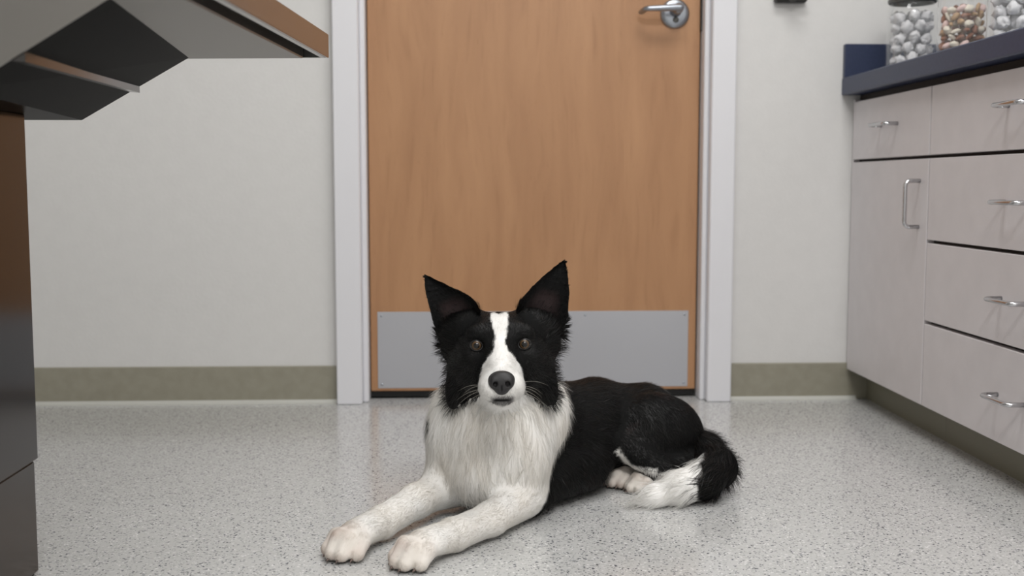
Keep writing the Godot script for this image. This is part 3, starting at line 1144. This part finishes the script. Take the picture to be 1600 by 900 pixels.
func dog() -> void:
	var base := Vector3(0.12, 0, -2.0)
	var F := Vector3(-0.56, 0, 0.83)
	var L := Vector3(0.83, 0, 0.56)
	var B := Basis(L, Vector3.UP, F)
	var back := -F
	var long_white := Vector3(0.036, 0.17, -1)
	var coat_hair := Vector3(0.020, 0.16, -1)
	# ---- trunk, neck, limbs
	clear_field()
	var chest_c := pix(783, 690, 1.945)
	ell(chest_c, Basis(Vector3.RIGHT, Vector3.UP, Vector3.BACK).rotated(Vector3.UP, -0.25), Vector3(0.092, 0.100, 0.072), 0.03, long_white, Vector3(0, -1, 0.15))
	ell(Vector3(0.05, 0.128, -2.005), B, Vector3(0.086, 0.112, 0.105), 0.03, Vector3(0.028, 0.25, -1), back + Vector3(0, -0.8, 0))
	ell(Vector3(0.140, 0.112, -2.105), B.rotated(Vector3.UP, 0.08), Vector3(0.086, 0.104, 0.14), 0.04, coat_hair, back + Vector3(0, -0.35, 0))
	ell(Vector3(0.245, 0.105, -2.195), B.rotated(Vector3.UP, 0.25), Vector3(0.083, 0.100, 0.13), 0.04, coat_hair, Vector3(0.85, -0.4, -0.5))
	ell(Vector3(0.350, 0.096, -2.225), B.rotated(Vector3.UP, 0.4), Vector3(0.082, 0.092, 0.105), 0.04, coat_hair, Vector3(0.9, -0.5, -0.3))
	# neck
	cone(Vector3(0.056, 0.185, -1.985), Vector3(0.055, 0.275, -1.965), 0.088, 0.072, 0.04, Vector3(0.034, 0.22, -1), Vector3(0, -1, 0))
	ell(pix(700, 655, 1.99), Basis.IDENTITY, Vector3(0.035, 0.06, 0.05), 0.03, long_white, Vector3(-0.3, -1, 0))
	ell(pix(862, 645, 1.99), Basis.IDENTITY, Vector3(0.032, 0.06, 0.05), 0.03, long_white, Vector3(0.3, -1, 0))
	# upper arms and forearms
	cone(Vector3(0.088, 0.135, -1.955), Vector3(0.098, 0.050, -1.945), 0.056, 0.040, 0.03, Vector3(0.018, 0.22, -1), Vector3(0, -1, 0))
	cone(Vector3(-0.018, 0.125, -1.990), Vector3(-0.040, 0.055, -1.985), 0.056, 0.040, 0.03, Vector3(0.018, 0.22, -1), Vector3(0, -1, 0))
	cone(pix(848, 765, 1.985), pix(853, 784, 1.965), 0.026, 0.012, 0.02, Vector3(0.026, 0.3, -1), Vector3(0.3, -1, 0))
	cone(Vector3(0.155, 0.052, -2.025), Vector3(0.222, 0.052, -2.092), 0.044, 0.044, 0.03, Vector3(0.022, 0.2, -1), Vector3(0.5, -1, 0))
	ell(pix(752, 742, 1.935), Basis(Vector3.UP, -0.25), Vector3(0.048, 0.052, 0.045), 0.03, Vector3(0.034, 0.2, -1), Vector3(0, -1, 0))
	ell(Vector3(0.020, 0.056, -2.010), B, Vector3(0.062, 0.056, 0.060), 0.02, Vector3(0.026, 0.25, -1), Vector3(0, -1, 0))
	var leg_hair := Vector3(0.0095, 0.2, -1)
	var lw := Vector3(-0.025, 0.029, -1.760)
	var rw := Vector3(-0.144, 0.032, -1.820)
	cone(Vector3(0.099, 0.041, -1.935), Vector3(0.036, 0.033, -1.830), 0.037, 0.0275, 0.02, leg_hair)
	cone(Vector3(0.036, 0.033, -1.830), lw, 0.0275, 0.0262, 0.012, leg_hair)
	cone(lw, lw + Vector3(-0.026, -0.001, 0.031), 0.0262, 0.022, 0.010, leg_hair)
	cone(Vector3(-0.040, 0.045, -1.995), Vector3(-0.091, 0.042, -1.908), 0.036, 0.029, 0.02, leg_hair)
	cone(Vector3(-0.091, 0.042, -1.908), rw, 0.029, 0.0265, 0.012, leg_hair)
	cone(rw, rw + Vector3(-0.026, -0.001, 0.038), 0.0265, 0.022, 0.010, leg_hair)
	# haunch and lower hind leg
	var hb := Basis(Vector3.UP, deg_to_rad(10)) * Basis(Vector3.BACK, deg_to_rad(-14))
	ell(pix(1028, 678, 2.155), hb, Vector3(0.094, 0.080, 0.056), 0.014, Vector3(0.014, 0.12, -1), Vector3(0.5, -0.9, 0))
	cone(pix(972, 690, 2.12), pix(1035, 738, 2.09), 0.030, 0.026, 0.012, Vector3(0.010, 0.12, -1), Vector3(0.5, -1, 0))
	cone(pix(1035, 738, 2.10), pix(1085, 735, 2.12), 0.028, 0.036, 0.015, Vector3(0.018, 0.2, -1), Vector3(0.8, -0.6, 0))
	skin_field(Vector3(-0.21, -0.03, -2.40), Vector3(0.53, 0.40, -1.66), 0.006, Transform3D.IDENTITY, body_colour, 260000.0, 0.00075, true)
	# ---- fore paws and hind feet
	paw(lw + Vector3(-0.006, 0.0, 0.007), Vector3(-0.111, 0.0182, -1.667), 1.12, 0.0, 0.0262)
	paw(rw + Vector3(-0.005, 0.0, 0.007), Vector3(-0.211, 0.0182, -1.710), 1.12, 1.0, 0.0265)
	paw(pix(1040, 746, 2.105), Vector3(0.298, 0.0155, -2.095), 0.92, 0.0, 0.0225)
	paw(pix(1000, 742, 2.16), Vector3(0.266, 0.0155, -2.128), 0.85, 0.0, 0.021)
	# ---- tail
	clear_field()
	var th := Vector3(0.034, 0.30, 0)
	var tw := Vector3(0.050, 0.09, 0)
	var tp := [Vector3(0.415, 0.085, -2.215), Vector3(0.462, 0.064, -2.150), Vector3(0.470, 0.050, -2.085), Vector3(0.435, 0.040, -2.035), Vector3(0.385, 0.032, -2.012), Vector3(0.335, 0.020, -2.000), Vector3(0.305, 0.010, -1.995)]
	var tr := [0.034, 0.036, 0.036, 0.033, 0.029, 0.018, 0.006]
	for i in 6:
		cone(tp[i], tp[i + 1], tr[i], tr[i + 1], 0.02, th if i < 3 else tw)
	skin_field(Vector3(0.25, -0.02, -2.30), Vector3(0.56, 0.16, -1.93), 0.005, Transform3D.IDENTITY, tail_colour, 330000.0, 0.0007, true)

	# ---- head, in its own axes: x to the right of the picture, y up, z out along the muzzle
	var ho := pix(782, 539, 1.84)
	var hz := (EYE - ho).normalized()
	var hx := Vector3.UP.cross(hz).normalized()
	var hB := Basis(hx, hz.cross(hx), hz)
	hB = hB.rotated(hz, deg_to_rad(1.6))
	var H := Transform3D(hB, ho)
	clear_field()
	var face := Vector3(0.0075, 0.15, 0)
	var side_hair := Vector3(0.030, 0.5, 0)
	var I := Basis.IDENTITY
	ell(Vector3(0, 0.004, -0.075), I, Vector3(0.068, 0.053, 0.082), 0.02, face)
	for s in [-1.0, 1.0]:
		ell(Vector3(s * 0.047, -0.032, -0.062), I, Vector3(0.036, 0.046, 0.048), 0.02, Vector3(0.013, 0.26, 0))
		ell(Vector3(s * 0.080, 0.012, -0.100), Basis(Vector3.BACK, s * 0.2), Vector3(0.024, 0.040, 0.030), 0.02, side_hair)
		ell(Vector3(s * 0.055, 0.038, -0.090), Basis(Vector3.BACK, s * -0.5), Vector3(0.032, 0.024, 0.030), 0.02, face)
		ell(Vector3(s * 0.071, -0.050, -0.085), Basis(Vector3.BACK, s * 0.25), Vector3(0.022, 0.060, 0.032), 0.02, side_hair)
		ell(Vector3(s * 0.035, 0.020, -0.019), I, Vector3(0.020, 0.013, 0.015), 0.014, face)
		ell(Vector3(s * 0.040, -0.022, -0.020), I, Vector3(0.026, 0.018, 0.022), 0.014, face)
		ell(Vector3(s * 0.0170, -0.067, 0.060), I, Vector3(0.0195, 0.0205, 0.030), 0.012, face)
	cone(Vector3(0, -0.006, -0.012), Vector3(0, -0.046, 0.070), 0.025, 0.0175, 0.014, face)
	cone(Vector3(0, -0.045, -0.015), Vector3(0, -0.062, 0.052), 0.042, 0.030, 0.014, face)
	cone(Vector3(0, -0.070, -0.030), Vector3(0, -0.0855, 0.056), 0.034, 0.0125, 0.008, Vector3(0.006, 0.12, 1))
	cone(Vector3(0, -0.03, -0.10), Vector3(0, -0.12, -0.13), 0.058, 0.070, 0.02, Vector3(0.030, 0.35, 0))
	for s in [-1.0, 1.0]:
		ell(Vector3(s * 0.0395, 0.0, 0.001), I, Vector3(0.0115, 0.0095, 0.013), 0.006, face, Vector3.UP, 2)
	ell(Vector3(0, -0.0868, 0.085), I, Vector3(0.019, 0.0022, 0.03), 0.003, face, Vector3.UP, 2)
	skin_field(Vector3(-0.13, -0.19, -0.20), Vector3(0.13, 0.09, 0.12), 0.0028, H, head_colour, 420000.0, 0.0006, false, true)
	# ears: edges from the root to the tip
	var m := 1.86 / FOCAL
	var hp := func(x, y, z): return Vector3((x - 782.0) * m, (539.0 - y) * m, 0) * (1.0 - z / 1.86) + Vector3(0, 0, z)
	ear([hp.call(694, 540, -0.10), hp.call(684, 515, -0.095), hp.call(676, 488, -0.085), hp.call(669, 458, -0.08), hp.call(667, 429, -0.085)],
		[hp.call(752, 492, -0.055), hp.call(748, 477, -0.06), hp.call(737, 463, -0.066), hp.call(706, 446, -0.075), hp.call(671, 428, -0.085)], H, -1.0)
	ear([hp.call(876, 530, -0.10), hp.call(886, 505, -0.095), hp.call(890, 476, -0.085), hp.call(891, 445, -0.08), hp.call(887, 412, -0.085)],
		[hp.call(808, 490, -0.055), hp.call(814, 474, -0.06), hp.call(826, 459, -0.066), hp.call(852, 434, -0.075), hp.call(883, 411, -0.085)], H, 1.0)

	# ---- nodes
	var t := thing("dog", base, "black and white border collie lying on the speckled floor", "dog")
	var off := Transform3D(Basis.IDENTITY, -base)
	put(t, "body", arrays(off * dv, dn, dc, di), M.skin)
	var cm := put(t, "fur_coat", arrays(off * sv, sn, sc, si), M.fur)
	cm.set_meta("kind", "stuff")
	var hn := off * H
	for s in [-1.0, 1.0]:
		var e := Node3D.new()
		e.name = "eye"
		e.transform = hn * Transform3D(I, Vector3(s * 0.0395, 0, -0.0105))
		t.add_child(e, true)
		var r := 0.0108
		put(e, "eyeball", cap_of_ball(r, 0.0, 1.9), mat(Color(0.10, 0.085, 0.075), 0.15))
		var im := mat(Color(0.31, 0.235, 0.155), 0.3)
		put(e, "iris", ring_of_ball(r + 0.00025, 0.45, 0.76), im)
		put(e, "pupil", cap_of_ball(r + 0.00025, 0.0, 0.45), mat(Color(0.015, 0.015, 0.015), 0.1))
		var lid := []
		var lr := []
		for k in 29:
			var a := TAU * k / 28.0
			lid.append(Vector3(cos(a) * 0.0098, sin(a) * (0.0078 if sin(a) > 0 else 0.0080) + 0.0008 * cos(a) * s, 0.0062 - 0.0022 * absf(cos(a))))
			lr.append(0.0021)
		put(e, "eyelid", tube(lid, lr, 8, 1.0, Vector3.BACK), mat(Color(0.07, 0.06, 0.06), 0.45))
	# nose
	clear_field()
	ell(Vector3(0, -0.0535, 0.086), I, Vector3(0.0205, 0.0135, 0.014), 0.008)
	ell(Vector3(0, -0.066, 0.086), I, Vector3(0.0125, 0.0125, 0.012), 0.010)
	for s in [-1.0, 1.0]:
		ell(Vector3(s * 0.0115, -0.058, 0.090), I, Vector3(0.0085, 0.0100, 0.010), 0.005)
	for s in [-1.0, 1.0]:
		ell(Vector3(s * 0.0098, -0.0610, 0.101), Basis(Vector3.BACK, s * 0.5), Vector3(0.0038, 0.0048, 0.009), 0.002, Vector3.ZERO, Vector3.UP, 2)
	ell(Vector3(0, -0.072, 0.101), I, Vector3(0.0008, 0.010, 0.006), 0.002, Vector3.ZERO, Vector3.UP, 2)
	var keep := [dv, dn, dc, di]
	dv = PackedVector3Array(); dn = PackedVector3Array(); dc = PackedColorArray(); di = PackedInt32Array()
	skin_field(Vector3(-0.03, -0.09, 0.06), Vector3(0.03, -0.03, 0.115), 0.0012, Transform3D.IDENTITY, func(_p, _c): return Color(1, 1, 1), 0.0, 0.0, false)
	var nm := mat(Color(0.13, 0.125, 0.13), 0.42)
	nm.heightmap_enabled = true
	nm.heightmap_scale = 0.05
	nm.heightmap_texture = noise_tex(61, 0.09, Color(0, 0, 0), Color(1, 1, 1))
	nm.uv1_triplanar = true
	nm.uv1_scale = Vector3.ONE * 14.0
	var nose := put(t, "nose", arrays(dv, dn, dc, di), nm)
	nose.transform = hn
	dv = keep[0]
	# whiskers
	var wm := mat(Color(0.70, 0.68, 0.64), 0.5)
	for s in [-1.0, 1.0]:
		for i in 5:
			var y0 := -0.062 - 0.0035 * i + rng.randf_range(-0.002, 0.002)
			var out := Vector3(s * (0.9 + rng.randf() * 0.3), 0.25 - 0.14 * i, 0.15)
			var p := Vector3(s * 0.034, y0, 0.055 - 0.004 * (i % 3))
			var pts := []
			var rad := []
			var ln := 0.028 + rng.randf() * 0.016
			for k in 7:
				var u := k / 6.0
				pts.append(p + out.normalized() * ln * u + Vector3(0, -0.016, -0.008) * u * u)
				rad.append(0.00022 * (1.0 - 0.75 * u))
			var wk := put(t, "whisker", tube(pts, rad, 5), wm)
			wk.transform = hn
	# claws
	var clm := mat(Color(0.42, 0.36, 0.33), 0.4)
	var cl := tube([Vector3.ZERO, Vector3(0, -0.0008, 0.004), Vector3(0, -0.0032, 0.0085)], [0.0024, 0.0020, 0.0006], 8)
	for c in claws:
		var o := put(t, "claw", cl, clm)
		var d: Vector3 = c[1]
		var p: Vector3 = c[0] - base
		p.y = maxf(p.y, 0.0055)
		o.transform = Transform3D(Basis(Vector3.UP.cross(d).normalized(), Vector3.UP, d), p)
	print("dog skin %d verts, %d strands" % [dn.size(), sv.size() / 5])

func arrays(v: PackedVector3Array, n: PackedVector3Array, c: PackedColorArray, i: PackedInt32Array) -> ArrayMesh:
	var a := []
	a.resize(Mesh.ARRAY_MAX)
	a[Mesh.ARRAY_VERTEX] = v
	a[Mesh.ARRAY_NORMAL] = n
	a[Mesh.ARRAY_COLOR] = c
	a[Mesh.ARRAY_INDEX] = i
	var m := ArrayMesh.new()
	m.add_surface_from_arrays(Mesh.PRIMITIVE_TRIANGLES, a)
	return m

func ring_of_ball(r: float, a0: float, a1: float) -> ArrayMesh:      # a band of a ball about +z, angles from the pole
	var rows := []
	for i in 7:
		var a := lerpf(a0, a1, i / 6.0)
		var row := []
		for k in 28:
			var b := TAU * k / 28.0
			row.append(Vector3(sin(a) * cos(b), sin(a) * sin(b), cos(a)) * r)
		rows.append(row)
	return smooth_grid(rows, true)

func cap_of_ball(r: float, a0: float, a1: float) -> ArrayMesh:
	return ring_of_ball(r, maxf(a0, 0.01), a1)
